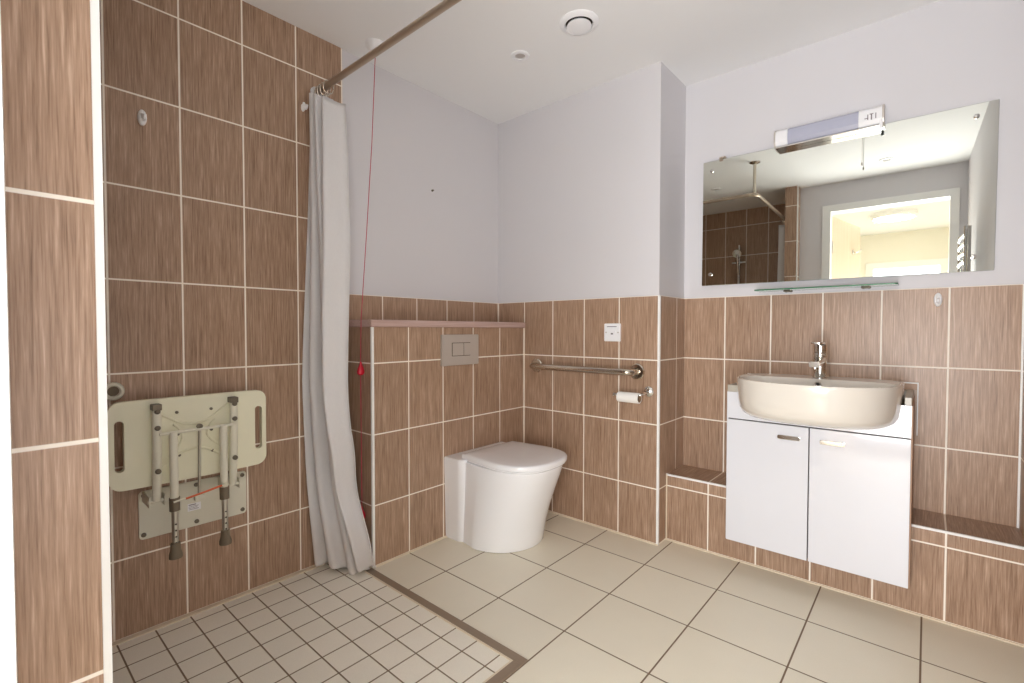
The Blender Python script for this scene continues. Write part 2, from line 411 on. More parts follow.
struct('trim_7', b, M['cream_seal'], 'pale joint where the low ledge meets the wall', 'trim')
b = bmesh.new(); box(b, XB+0.002, 1.0455, -1.027, -0.9965, 0, 0.004, 0.001); box(b, 1.013, 1.0455, YN+0.001, -1.027, 0, 0.004, 0.001)
struct('trim_8', b, M['strip'], 'brown metal strip edging the shower floor', 'trim')
b = bmesh.new(); box(b, XB+0.002, 1.013, -1.034, -1.027, 0, 0.003); box(b, 1.006, 1.013, YN, -1.034, 0, 0.003)
struct('trim_9', b, M['cream_seal'], 'cream sealant beside the floor strip', 'trim')
b = bmesh.new()
box(b, 0.0, 0.022, YS, -1.03, 0.0, 0.006, 0.002)
struct('trim_10', b, M['cream_seal'], 'cream sealant along the foot of the shower wall', 'trim')
b = bmesh.new(); box(b, XB, XE, -0.006, 0.0, 0, 0.005); box(b, XB, XB+0.006, -0.98, 0.0, 0, 0.005); box(b, XE, XR, YC-LD-0.006, YC-LD, 0, 0.005)
struct('trim_11', b, M['cream_seal'], 'cream sealant along the foot of the walls', 'trim')

# doorway: architraves, lining, open leaf
b = bmesh.new()
for x0, x1 in ((DX0-0.055, DX0+0.004), (DX1-0.004, DX1+0.048)): box(b, x0, x1, YD, YD+0.015, 0, DZ+0.055, 0.003)
box(b, DX0-0.055, DX1+0.048, YD, YD+0.0148, DZ, DZ+0.055, 0.003)
struct('trim_12', b, M['pvc'], 'white architrave around the doorway', 'trim')
b = bmesh.new()
box(b, DX0-0.03, DX0, YD-0.12, YD, 0, DZ); box(b, DX1, DX1+0.03, YD-0.12, YD, 0, DZ); box(b, DX0-0.03, DX1+0.03, YD-0.12, YD, DZ, DZ+0.03)
struct('trim_13', b, M['pvc'], 'white lining of the doorway', 'trim')
b = xbox(1.325, 1.365, -2.945, -2.222, 0.01, 1.975, 0.002)
leaf = struct('door_1', b, M['leaf'], 'pale wooden door standing open into the hall', 'door')
b = bmesh.new(); tube(b, arc([(1.365, -2.74, 1.72), (1.40, -2.74, 1.72), (1.412, -2.80, 1.74)], 0.012), 0.007); lathe(b, (1.365, -2.74, 1.72), (1, 0, 0), [(0.022, 0), (0.022, 0.006), (0.0, 0.007)])
obj('coat_hook', b, M['chrome'], leaf)
b = bmesh.new(); tube(b, [(1.368, -2.216, 1.66), (1.368, -2.216, 1.76)], 0.007)
obj('hinge', b, M['chrome'], leaf)
hp = Vector((1.345, -2.222, 0)); leaf.rotation_euler = (0, 0, math.radians(12)); leaf.location = hp - Matrix.Rotation(math.radians(12), 3, 'Z') @ hp

# hall
b = bmesh.new(); box(b, 1.0, 2.6, -7.0, YD-0.115, -0.1, -0.002); struct('floor_hall', b, M['hallfloor'], 'floor of the hall beyond the doorway', 'floor', smooth=False)
b = bmesh.new(); box(b, 1.0, 2.6, -5.1, YS-0.1, HC, HC+0.1); box(b, 1.146, 2.6, YS-0.1, YD-0.115, HC-0.001, HC-0.0005); struct('ceiling_hall', b, M['ceil'], 'white hall ceiling', 'ceiling', smooth=False)
b = bmesh.new(); box(b, 1.0, 1.11, -5.1, YS-0.1, 0, HC); struct('wall_hall_left', b, M['hallpaint'], 'cream hall wall behind the open door', 'wall', smooth=False)
b = bmesh.new(); box(b, 2.5, 2.6, -5.1, YD-0.115, 0, HC); struct('wall_hall_right', b, M['hallpaint'], 'cream hall wall opposite the open door', 'wall', smooth=False)
b = bmesh.new(); box(b, 1.0, 1.50, -5.1, -5.0, 0, HC); box(b, 2.18, 2.6, -5.1, -5.0, 0, HC); box(b, 1.50, 2.18, -5.1, -5.0, 1.80, HC)
struct('wall_hall_end', b, M['hallpaint'], 'cream end wall of the hall', 'wall', smooth=False)
b = bmesh.new()
for a in ((1.44, 1.52, 0, 1.86), (2.16, 2.24, 0, 1.86)): box(b, a[0], a[1], -5.0, -4.984, a[2], a[3], 0.003)
box(b, 1.44, 2.24, -5.0, -4.985, 1.78, 1.86, 0.003)
struct('trim_14', b, M['pvc'], 'white frame of the bright opening at the hall end', 'trim')
t = thing('added_ceiling_lamp', 'round white lamp added on the hall ceiling to brighten the hall', 'lamp', (CEILING_FILL[0], CEILING_FILL[1], HC))  # fixture made up to house the added hall lamp
b = bmesh.new(); lathe(b, (CEILING_FILL[0], CEILING_FILL[1], HC), (0, 0, -1), [(0.20, 0), (0.20, 0.040), (0.185, 0.047), (0.175, 0.044), (0.170, 0.020), (0.0, 0.020)]); obj('lamp_base', b, M['pvc'], t)

# ------------------------------------------------------------------ shower seat, folded up against the tiles
YM = -1.594
seat = thing('shower_chair', 'cream fold-up shower seat with two sprung legs, folded flat on the tiled wall', 'shower seat', (0, YM, 0.31))
A = lambda y, z, d: (d, y, z)
b = bmesh.new(); plate(b, rrect(-1.573, 0.389, 0.326, 0.160, 0.012), A, 0.0, 0.006, 0.0015)
bp = obj('wall_plate', b, M['seatframe'], seat)
for yy, zz in ((-1.722, 0.455), (-1.724, 0.325), (-1.424, 0.455), (-1.424, 0.325), (-1.573, 0.455), (-1.573, 0.325)):
    b = bmesh.new(); lathe(b, (0.006, yy, zz), (1, 0, 0), [(0.0075, 0), (0.007, 0.003), (0.0, 0.005)], 14); obj('screw', b, M['bolt'], bp)
b = xbox(0.006, 0.0068, -1.600, -1.560, 0.366, 0.392); sl = obj('maker_label', b, M['plate'], bp)
sl['label'] = 'small white printed label'
b = bmesh.new()
for k, (l, h) in enumerate(((0.022, 0.0030), (0.030, 0.0014), (0.026, 0.0014), (0.031, 0.0014))): box(b, 0.0068, 0.0071, -1.597, -1.597+l, 0.386-k*0.005, 0.386-k*0.005+h)
obj('print', b, M['ink'], bp)

# seat board: two handle slots, gently dished
def seat_board():
    W, H, n = 0.455, 0.272, 8
    y0, z0 = YM, 0.642
    # grid built from strips around the two slots (outline subtraction with a boolean-free layout)
    out = rrect(0, 0, W, H, 0.032, 8)
    slots = [rrect(s*0.201, 0.0, 0.024, 0.156, 0.0115, 6) for s in (-1, 1)]
    bm = bmesh.new(); eds = []
    for ring in [out] + slots:
        vs = [bm.verts.new((p[0], p[1], 0)) for p in ring]
        eds += [bm.edges.new((vs[i], vs[(i+1) % len(vs)])) for i in range(len(vs))]
    bmesh.ops.triangle_fill(bm, edges=eds, use_beauty=True, use_dissolve=False)
    # drop faces filled inside the slots
    kill = [f for f in bm.faces if any(abs(f.calc_center_median().x - s*0.201) < 0.0115 and abs(f.calc_center_median().y) < 0.0765 for s in (-1, 1)) and all(abs(abs(v.co.x)-0.201) < 0.0121 and abs(v.co.y) < 0.0785 for v in f.verts)]
    bmesh.ops.delete(bm, geom=kill, context='FACES_ONLY')
    # vertical cuts so the board can be dished
    for cx in [-0.15, -0.11, -0.08, -0.04, 0, 0.04, 0.08, 0.11, 0.15, -0.185, 0.185]:
        bmesh.ops.bisect_plane(bm, geom=bm.verts[:]+bm.edges[:]+bm.faces[:], plane_co=(cx, 0, 0), plane_no=(1, 0, 0))
    r = bmesh.ops.extrude_face_region(bm, geom=bm.faces[:])
    for v in [e for e in r['geom'] if isinstance(e, bmesh.types.BMVert)]: v.co.z += 0.022
    bmesh.ops.recalc_face_normals(bm, faces=bm.faces[:])
    for v in bm.verts:
        u, q, d = v.co
        dish = 0.018*(1-min(1, abs(u)/0.19)**2)
        v.co = Vector((0.062 + d - dish*0.6, y0 + u, z0 + q - 0.012*(1-(u/0.2275)**2)*(q < 0)*0.6))
    return bm
board = obj('seat_board', seat_board(), M['seatplastic'], seat, ang=40)
XF = 0.084
def rib(pts):
    b = bmesh.new(); tube(b, arc(pts, 0.03, 8), 0.0042, 8); return b
for pts in ([(XF-0.006, YM-0.105, 0.735), (XF-0.010, YM-0.03, 0.684), (XF-0.010, YM+0.03, 0.684), (XF-0.006, YM+0.105, 0.742)],
            [(XF-0.006, YM-0.105, 0.545), (XF-0.010, YM-0.03, 0.600), (XF-0.010, YM+0.03, 0.600), (XF-0.006, YM+0.105, 0.545)],
            [(XF-0.008, YM-0.060, 0.690), (XF-0.010, YM-0.030, 0.660), (XF-0.010, YM-0.040, 0.615), (XF-0.008, YM-0.075, 0.585)],
            [(XF-0.008, YM+0.062, 0.690), (XF-0.010, YM+0.032, 0.660), (XF-0.010, YM+0.042, 0.625), (XF-0.008, YM+0.075, 0.600)]):
    obj('moulded_rib', rib(pts), M['seatplastic'], board)
for yy, zz in ((-0.050, 0.728), (0.050, 0.728), (-0.048, 0.655), (0.050, 0.656), (-0.045, 0.585), (0.052, 0.583)):
    b = bmesh.new(); lathe(b, (XF-0.016, YM+yy, zz), (1, 0, 0), [(0.0048, 0), (0.0048, 0.010), (0.0, 0.012)], 12); obj('rivet', b, M['bolt'], board)
# frame rails with hinge lugs
for s in (-1, 1):
    yr = YM + s*0.111
    b = bmesh.new(); tube(b, [(0.105, yr, 0.752), (0.103, yr, 0.60), (0.088, yr, 0.455)], 0.0125, 14)
    fr = obj('frame_rail', b, M['seatframe'], seat)
    b = bmesh.new(); box(b, 0.082, 0.118, yr-0.0125, yr+0.0125, 0.745, 0.765, 0.003); obj('end_bracket', b, M['bolt'], fr)
    b = bmesh.new()
    for dd in (-0.022, 0.018): box(b, 0.004, 0.098, yr+dd, yr+dd+0.004, 0.436, 0.470, 0.001)
    tube(b, [(0.086, yr-0.024, 0.452), (0.086, yr+0.024, 0.452)], 0.006, 12); obj('hinge_lug', b, M['seatframe'], fr)
    for zz in (0.742, 0.690, 0.552):
        b = bmesh.new(); lathe(b, (0.112, yr, zz), (1, 0, 0), [(0.0085, 0), (0.008, 0.006), (0.004, 0.009), (0.0, 0.009)], 14); obj('bolt', b, M['bolt'], fr)
# legs
for s, zb in ((-1, 0.268), (1, 0.264)):
    yl = YM + s*0.072
    b = bmesh.new(); tube(b, [(0.122, yl, 0.672), (0.126, yl, 0.440)], 0.0120, 14); lg = obj('leg', b, M['seatframe'], seat)
    b = bmesh.new(); tube(b, [(0.1255, yl, 0.462), (0.1265, yl, 0.420)], [0.0150, 0.0145], 16); obj('leg_collar', b, M['rubber'], lg)
    b = bmesh.new(); tube(b, [(0.1265, yl, 0.43), (0.129, yl, zb+0.02)], 0.0095, 14); el = obj('leg_extension', b, M['alu'], lg)
    b = bmesh.new()
    for k in range(4): lathe(b, (0.1355+0.0004*k, yl, 0.378-k*0.020), (1, 0, 0), [(0.0030, 0), (0.0030, 0.0022), (0, 0.0022)], 10)
    obj('adjusting_holes', b, M['dark'], lg)
    b = bmesh.new(); lathe(b, (0.129, yl, zb), (0, 0, 1), [(0.0185, 0), (0.0185, 0.012), (0.0145, 0.026), (0.0135, 0.048), (0.010, 0.05)], 18); obj('rubber_foot', b, M['rubber'], lg)
b = bmesh.new(); tube(b, [(0.122, YM-0.108, 0.670), (0.122, YM+0.112, 0.672)], 0.0052, 10); obj('cross_bar', b, M['seatframe'], seat)
b = bmesh.new(); tube(b, [(0.116, YM+0.004, 0.684), (0.10, YM+0.004, 0.445)], 0.0048, 10)
rod = obj('support_rod', b, M['alu'], seat)
b = bmesh.new(); box(b, 0.088, 0.108, YM-0.010, YM+0.020, 0.428, 0.446, 0.003); obj('rod_catch', b, M['seatframe'], rod)
b = bmesh.new(); lathe(b, (0.119, YM+0.002, 0.680), (1, 0, 0), [(0.009, 0), (0.009, 0.006), (0.0, 0.008)], 14); obj('pivot', b, M['bolt'], rod)
b = bmesh.new(); tube(b, [(0.142, YM-0.078, 0.452), (0.138, YM-0.03, 0.456), (0.138, YM+0.02, 0.464), (0.142, YM+0.078, 0.476)], 0.0030, 8); el = obj('elastic_cord', b, M['seatframe'], seat)
b = bmesh.new(); tube(b, [(0.1405, YM-0.045, 0.4545), (0.139, YM-0.03, 0.456), (0.139, YM+0.02, 0.464), (0.1415, YM+0.060, 0.4722)], 0.0034, 8); oo = obj('orange_sleeve', b, M['orange'], el); oo['label'] = 'orange part of the elastic cord'

# ------------------------------------------------------------------ robe hooks
def robe_hook(name, p, n, lab, k=1.0):
    n = Vector(n); p = Vector(p)
    t = thing(name, lab, 'hook', p, 'white robe hooks')
    side = n.cross(Vector((0, 0, 1))).normalized()
    b = bmesh.new()
    prof = [(1.0, 0.0), (1.0, 0.006), (0.92, 0.010), (0.70, 0.013), (0.0, 0.014)]
    lathe(b, p, n, [(r*0.0255*k if r else 0, h) for r, h in prof], 28, sx=0.48, sy=1.0, xdir=side)
    obj('back_plate', b, M['plate'], t)
    b = bmesh.new(); pts = [p + n*0.010 + Vector((0, 0, 0.016)), p + n*0.018 + Vector((0, 0, 0.002)), p + n*0.024 + Vector((0, 0, -0.012)), p + n*0.034 + Vector((0, 0, -0.010)), p + n*0.038 + Vector((0, 0, 0.002))]
    tube(b, arc(pts, 0.006, 5), 0.0052, 10); obj('peg', b, M['plate'], t)
    return t
robe_hook('robe_hook', (0, -1.708, 1.690), (1, 0, 0), 'white oval hook high on the shower tiles, above the folded seat')
robe_hook('robe_hook', (1.966, YC, 1.115), (0, -1, 0), 'white oval hook on the tiles right of the glass shelf')
robe_hook('robe_hook', (0, -1.176, 1.908), (1, 0, 0), 'white hook peeping out at the left edge of the shower curtain top', 0.62)
t = thing('towel_ring', 'pale round ring holder on the tiles at the top left of the shower seat', 'holder', (0, -1.795, 0.80))
b = bmesh.new(); lathe(b, (0, -1.795, 0.806), (1, 0, 0), [(0.016, 0.0), (0.027, 0.0), (0.029, 0.008), (0.026, 0.014), (0.019, 0.015), (0.0155, 0.010), (0.016, 0.0)], 30); obj('ring', b, M['seatframe'], t)
b = bmesh.new(); lathe(b, (0, -1.795, 0.806), (1, 0, 0), [(0.016, 0), (0.015, 0.004), (0.0, 0.005)], 24); obj('centre_cap', b, M['rubber'], t)

# ------------------------------------------------------------------ curtain rail
YR, ZR, XRC = -1.12, 1.988, 1.02
rail = thing('curtain_rail', 'bronze toned L-shaped shower curtain rail fixed to the tiled wall and ceiling', 'curtain rail', (0, YR, ZR))
b = bmesh.new(); tube(b, arc([(0.004, YR, ZR), (XRC, YR, ZR), (XRC, YS+0.004, ZR)], 0.07, 10), 0.0125, 18); obj('rail', b, M['railmetal'], rail)
for p, n in (((0, YR, ZR), (1, 0, 0)), ((XRC, YS, ZR), (0, 1, 0))):
    b = bmesh.new(); lathe(b, p, n, [(0.024, 0), (0.024, 0.004), (0.0185, 0.008), (0.0160, 0.018), (0.0126, 0.018)], 24); obj('wall_flange', b, M['plate'], rail)
b = bmesh.new(); tube(b, [(XRC-0.018, YR-0.018, ZR), (XRC-0.018, YR-0.018, HC)], 0.011, 16); po = obj('ceiling_post', b, M['steel'], rail)
b = bmesh.new(); lathe(b, (XRC-0.018, YR-0.018, HC), (0, 0, -1), [(0.036, 0), (0.036, 0.004), (0.018, 0.012), (0.011, 0.014)], 24); obj('ceiling_plate', b, M['steel'], po)

def interp(tab, z):
    for (z0, v0), (z1, v1) in zip(tab, tab[1:]):
        if z0 <= z <= z1:
            t = (z-z0)/(z1-z0) if z1 > z0 else 0; t = t*t*(3-2*t)
            return v0 + (v1-v0)*t
    return tab[-1][1] if z > tab[-1][0] else tab[0][1]
def curtain_mesh(path, z0, z1, nz=80):
    """path(s, z) -> (x, y) for s in 0..1"""
    bm = bmesh.new(); ns = 150; rows = []
    for j in range(nz+1):
        f = j/nz; z = z0 + (z1-z0)*f
        rows.append([bm.verts.new((*path(i/ns, z)[:2], path(i/ns, z)[2])) for i in range(ns+1)])
    for a, c in zip(rows, rows[1:]):
        for i in range(ns): bm.faces.new((a[i], a[i+1], c[i+1], c[i]))
    return bm
XRT = [(0.0, 0.232), (0.10, 0.222), (0.35, 0.182), (0.54, 0.205), (0.73, 0.192), (0.90, 0.194), (1.32, 0.200), (1.66, 0.182), (1.92, 0.165)]
XLT = [(0.0, 0.024), (0.4, 0.014), (1.0, 0.012), (1.92, 0.012)]
AMP = [(0.0, 0.040), (0.5, 0.045), (1.2, 0.044), (1.7, 0.042), (1.92, 0.040)]
def front_path(s, z):
    xl, xr, am = interp(XLT, z), interp(XRT, z), interp(AMP, z)
    ph = 2*PI*(3.6*s + 0.18*math.sin(3.1*s + 0.9*z) + 0.06*z)
    x = xl + (xr-xl)*(s + 0.035*math.sin(2*ph + 0.4))
    low = max(0.0, 0.6-z)/0.6
    y = -1.135 - 0.030*(1-s)**2 + 0.045*max(0.0, 0.8-z)/0.8 - am*math.cos(ph)*(0.75 + 0.25*math.cos(5.3*s+1.0)) - 0.012*math.sin(7.0*s + 2.1*z) + low*0.06*s
    zz = z + (0.045 - 0.065*s)*max(0.0, (z-1.5)/0.425)
    if z < 0.05: zz = max(0.012, z) + 0.012*math.sin(9*s)*(1-z/0.05)
    # the hem is caught a little to the right
    x += 0.05*low*low*math.sin(PI*s)
    return x, y, zz
cur = thing('shower_curtain', 'white fabric shower curtain bunched against the tiled wall, hem on the floor', 'curtain', (0.1, -1.12, 0.01), 'white shower curtains')
c1 = obj('curtain_fabric', curtain_mesh(front_path, 0.0, 1.925), M['fabric'], cur, ang=80)
so = c1.modifiers.new('thickness', 'SOLIDIFY'); so.thickness = 0.002
def curtain_ring(x, y0, par):
    b = bmesh.new(); pts = [(x+0.003*math.sin(k), YR + 0.0215*math.cos(2*PI*k/18) if par is cur else y0 + 0.004*math.cos(k), ZR - 0.010 + 0.026*math.sin(2*PI*k/18)) for k in range(19)]
    tube(b, pts, 0.0026, 8, caps=False); tube(b, [(x, YR-0.006, ZR-0.036), (x+0.002, YR-0.014, ZR-0.062), (x+0.001, YR-0.004, ZR-0.074)], 0.0024, 8)
    return b
for i, x in enumerate((0.036, 0.056, 0.078, 0.104)):
    obj('curtain_ring', curtain_ring(x, YR, cur), M['steel'], cur)
def far_path(s, z):
    wy = interp([(0.0, 0.36), (1.0, 0.34), (1.6, 0.30), (1.92, 0.24)], z)
    ph = 2*PI*(5.0*s + 0.1*math.sin(3*s+z))
    am = interp([(0.0, 0.040), (1.0, 0.038), (1.92, 0.024)], z)
    return XRC - 0.012 - am*math.cos(ph), -2.06 - wy*s, max(z, 0.012)
cur2 = thing('shower_curtain', 'second white shower curtain, bunched behind the tiled wall end and seen in the mirror', 'curtain', (XRC, -2.2, 0.01), 'white shower curtains')
c2 = obj('curtain_fabric', curtain_mesh(far_path, 0.0, 1.925, 40), M['fabric'], cur2, ang=80)
so = c2.modifiers.new('thickness', 'SOLIDIFY'); so.thickness = 0.002
for i in range(6):
    yy = -2.07 - 0.23*i/5
    b = bmesh.new(); tube(b, [(XRC+0.0215*math.cos(2*PI*k/18), yy+0.002*math.sin(k), ZR-0.010+0.026*math.sin(2*PI*k/18)) for k in range(19)], 0.0026, 8, caps=False)
    tube(b, [(XRC-0.004, yy, ZR-0.036), (XRC-0.01, yy, ZR-0.072)], 0.0024, 8)
    obj('curtain_ring', b, M['steel'], cur2)

# ------------------------------------------------------------------ emergency pull cord
t = thing('pull_cord', 'red emergency pull cord hanging from the ceiling past the cistern ledge', 'pull cord', (0.14, -0.925, HC))
b = bmesh.new(); lathe(b, (0.14, -0.925, HC), (0, 0, -1), [(0.041, 0), (0.041, 0.006), (0.036, 0.018), (0.022, 0.036), (0.010, 0.046), (0.0, 0.046)], 30); obj('ceiling_rose', b, M['plate'], t)
b = bmesh.new(); tube(b, [(0.14, -0.925, HC-0.044), (0.141, -0.945, 1.80), (0.142, -0.975, 1.40), (0.142, -1.003, 1.046), (0.142, -1.007, 0.85), (0.142, -1.006, 0.5), (0.142, -1.005, 0.215)], 0.0016, 8); cd = obj('cord', b, M['cord'], t)
for z in (0.838, 0.222):
    b = bmesh.new(); lathe(b, (0.142, -1.006, z+0.028), (0, 0, -1), [(0.004, 0), (0.006, 0.012), (0.013, 0.026), (0.0165, 0.040), (0.0155, 0.050), (0.008, 0.056), (0.0, 0.056)], 20, sx=1.0, sy=0.75); obj('pull_handle', b, M['red'], t)

# ------------------------------------------------------------------ ceiling fittings
t = thing('ceiling_vent', 'round white extract vent on the ceiling', 'vent', (0.874, -0.471, HC))
b = bmesh.new(); lathe(b, (0.874, -0.471, HC), (0, 0, -1), [(0.078, 0), (0.078, 0.003), (0.070, 0.010), (0.058, 0.013), (0.054, 0.009), (0.053, 0.0)], 48); obj('outer_ring', b, M['plate'], t)
b = bmesh.new(); lathe(b, (0.874, -0.471, HC), (0, 0, -1), [(0.053, 0.0), (0.053, 0.0012), (0.0, 0.0012)], 40); obj('throat', b, M['dark'], t)
b = bmesh.new(); lathe(b, (0.874, -0.471, HC-0.002), (0, 0, -1), [(0.012, 0), (0.012, 0.008), (0.047, 0.010), (0.049, 0.015), (0.044, 0.018), (0.0, 0.020)], 48); obj('valve_disc', b, M['plate'], t)
def downlight(x, y, lab):
    t = thing('downlight', lab, 'light', (x, y, HC))
    b = bmesh.new(); lathe(b, (x, y, HC), (0, 0, -1), [(0.042, 0), (0.041, 0.004), (0.034, 0.007), (0.024, 0.006), (0.022, 0.0), (0.042, 0)], 36); obj('bezel', b, M['plate'], t)
    b = bmesh.new(); lathe(b, (x, y, HC), (0, 0, -1), [(0.0225, 0), (0.0225, 0.0015), (0.015, 0.002), (0.0, 0.003)], 28); obj('lamp_lens', b, M['satin'], t)
    return t
dl = downlight(0.55, -0.451, 'small white recessed downlight on the ceiling left of the vent')
dl['group'] = 'recessed ceiling downlights'
dup(dl, (1.19, -1.22, 0), 'recessed downlight on the ceiling near the doorway, seen in the mirror')
dup(dl, (0.03, -1.20, 0), 'recessed downlight above the shower, seen at the left end of the mirror')
b = bmesh.new(); lathe(b, (-0.006, -0.497, 1.722), (1, 0, 0), [(0.006, 0), (0.006, 0.002), (0.003, 0.003), (0.003, 0.010), (0.0045, 0.010), (0.0, 0.012)], 14)
tag(obj('wall_screw', b, M['bolt']), 'small grey screw left in the white wall above the cistern', 'screw')

# ------------------------------------------------------------------ toilet
YT = -0.388
def outline_d(xb, xf, hw, n=40, p=2.6, back=0.55, hb=None):
    """plan of pan or lid: straight back at xb, superelliptic front reaching xf"""
    hb = hw if hb is None else hb
    xm = xb + (xf-xb)*back; pts = []
    for k in range(n+1):
        a = -PI/2 + PI*k/n
        c, s = math.cos(a), math.sin(a)
        pts.append((xm + (xf-xm)*abs(c)**(2/p), YT + hw*math.copysign(abs(s)**(2/p), s)))
    m = 8
    for k in range(1, m+1):
        f = k/m; pts.append((xm + (xb-xm)*f, YT + hw + (hb-hw)*f))
    for k in range(0, m):
        f = k/m; pts.append((xb, YT + hb - 2*hb*(f*0.98+0.01)))
    for k in range(m, 0, -1):
        f = k/m; pts.append((xm + (xb-xm)*f, YT - hw - (hb-hw)*f))
    return pts
wc = thing('toilet', 'white back-to-wall toilet with the lid closed, against the cistern boxing', 'toilet', (XB, YT, 0))
b = bmesh.new(); rings = []
for z, xf, hw, pw in ((0.0, 0.584, 0.200, 1.95), (0.004, 0.589, 0.206, 1.95), (0.03, 0.592, 0.207, 1.97), (0.10, 0.604, 0.205, 2.05), (0.18, 0.626, 0.202, 2.2), (0.26, 0.653, 0.198, 2.4), (0.32, 0.675, 0.199, 2.5), (0.365, 0.690, 0.199, 2.6), (0.378, 0.691, 0.198, 2.6), (0.382, 0.686, 0.194, 2.6)):
    rings.append([(x, y, z) for x, y in outline_d(0.298, xf, hw, p=pw, back=0.32, hb=0.184)])
loft(b, rings)
pan = obj('pan', b, M['ceramic'], wc, ang=50)
# block that runs back to the wall, with soft vertical edges
b = bmesh.new(); rings = []
for z, hw, xf in ((0.0, 0.198, 0.310), (0.01, 0.201, 0.314), (0.20, 0.206, 0.322), (0.384, 0.210, 0.326), (0.391, 0.207, 0.323), (0.393, 0.199, 0.315)):
    o_ = [(XB+0.0005, YT-hw), (XB+0.02, YT-hw)]
    for k in range(9):
        a = -PI/2 + PI/2*k/8; o_.append((xf-0.035+0.035*math.cos(a), YT-hw+0.035+0.035*math.sin(a)))
    for k in range(9):
        a = PI/2*k/8; o_.append((xf-0.035+0.035*math.cos(a), YT+hw-0.035+0.035*math.sin(a)))
    o_ += [(XB+0.02, YT+hw), (XB+0.0005, YT+hw)]
    rings.append([(x, y, z) for x, y in o_])
loft(b, rings); obj('back_block', b, M['ceramic'], wc, ang=50)
b = bmesh.new(); rings = []
for z, dx in ((0.382, -0.010), (0.384, -0.004), (0.388, -0.002), (0.3915, -0.004)): rings.append([(x, y, z) for x, y in outline_d(0.294-dx, 0.702+dx, 0.201+dx, back=0.50, hb=0.178+dx)])
loft(b, rings); obj('seat_ring', b, M['ceramic'], wc, ang=50)
b = bmesh.new(); rings = []
for z, dx in ((0.3925, -0.008), (0.3945, -0.001), (0.398, 0.0), (0.411, 0.0), (0.416, -0.004), (0.4185, -0.014), (0.421, -0.05), (0.4225, -0.11)): rings.append([(x, y, z) for x, y in outline_d(0.292-dx, 0.706+dx, 0.204+dx, back=0.50, hb=0.180+dx)])
loft(b, rings); obj('lid', b, M['ceramic'], wc, ang=50)
b = bmesh.new(); lathe(b, (0.345, YT-0.178, 0.030), (0, -1, 0), [(0.008, 0), (0.008, 0.010), (0.0055, 0.013), (0.0, 0.013)], 16); fx = obj('fixing_cap', b, M['bolt'], wc); fx['label'] = 'grey fixing bolt cap'

t = thing('flush_plate', 'rectangular satin metal flush plate on the cistern boxing', 'flush plate', (XB, -0.4965, 0.903))
b = bmesh.new(); plate(b, rrect(-0.4965, 0.903, 0.243, 0.150, 0.004), A, XB, XB+0.012, 0.003); obj('plate', b, M['satin'], t)
b = bmesh.new(); plate(b, rrect(-0.4965, 0.906, 0.122, 0.066, 0.003), A, XB+0.012, XB+0.0135, 0.0005); obj('button_surround', b, M['bolt'], t)
b = bmesh.new(); plate(b, rrect(-0.519, 0.906, 0.071, 0.060, 0.002), A, XB+0.012, XB+0.016, 0.001); obj('button', b, M['satin'], t)
b = bmesh.new(); plate(b, rrect(-0.4585, 0.906, 0.042, 0.060, 0.002), A, XB+0.012, XB+0.016, 0.001); obj('button', b, M['satin'], t)

# ------------------------------------------------------------------ on the back wall: spur plate, grab rail, roll holder
Bk = lambda x, z, d: (x, -d, z)
t = thing('isolator_switch', 'square white fused switch plate on the tiles above the grab rail', 'switch', (0.77, 0, 0.989))
b = bmesh.new(); plate(b, rrect(0.770, 0.989, 0.088, 0.088, 0.004), Bk, 0.0, 0.009, 0.002); sp = obj('plate', b, M['plate'], t)
b = bmesh.new(); plate(b, rrect(0.770, 0.987, 0.040, 0.026, 0.003), Bk, 0.009, 0.0115, 0.0008); obj('fuse_carrier', b, M['plate'], t)
obj('printed_line', xbox(0.742, 0.795, -0.0094, -0.009, 1.016, 1.0195), M['ink'], t); obj('printed_mark', xbox(0.765, 0.777, -0.0119, -0.0115, 0.979, 0.9862), M['ink'], t)
for xx in (0.737, 0.803):
    b = bmesh.new(); lathe(b, (xx, -0.009, 0.989), (0, -1, 0), [(0.004, 0), (0.0035, 0.0012), (0, 0.0014)], 12); obj('screw', b, M['satin'], t)

t = thing('grab_rail', 'polished steel grab rail along the back wall beside the toilet', 'grab rail', (0.6, 0, 0.804))
b = bmesh.new(); tube(b, arc([(0.295, -0.004, 0.803), (0.295, -0.068, 0.803), (0.900, -0.068, 0.803), (0.900, -0.004, 0.803)], 0.045, 10), 0.0165, 20); obj('bar', b, M['steel'], t)
for x in (0.295, 0.900):
    b = bmesh.new(); lathe(b, (x, 0, 0.803), (0, -1, 0), [(0.039, 0), (0.039, 0.004), (0.034, 0.009), (0.018, 0.011), (0.0, 0.011)], 32); fl = obj('flange', b, M['steel'], t)

t = thing('toilet_roll_holder', 'chrome toilet roll holder under the right end of the grab rail', 'roll holder', (0.961, 0, 0.713))
b = bmesh.new(); lathe(b, (0.961, 0, 0.713), (0, -1, 0), [(0.024, 0), (0.024, 0.005), (0.018, 0.010), (0.0095, 0.014), (0.0, 0.014)], 28); obj('flange', b, M['chrome'], t)
b = bmesh.new(); tube(b, arc([(0.961, -0.008, 0.713), (0.961, -0.078, 0.703), (0.822, -0.078, 0.696)], 0.016, 8), 0.0062, 14); obj('arm', b, M['chrome'], t)
b = bmesh.new(); lathe(b, (0.828, -0.078, 0.6962), (-1, 0, 0), [(0.006, 0), (0.0105, 0.002), (0.0105, 0.008), (0.007, 0.011), (0, 0.011)], 18); obj('end_knob', b, M['chrome'], t)
t = thing('toilet_roll', 'nearly used white toilet roll on the chrome holder', 'toilet roll', (0.895, -0.078, 0.69))
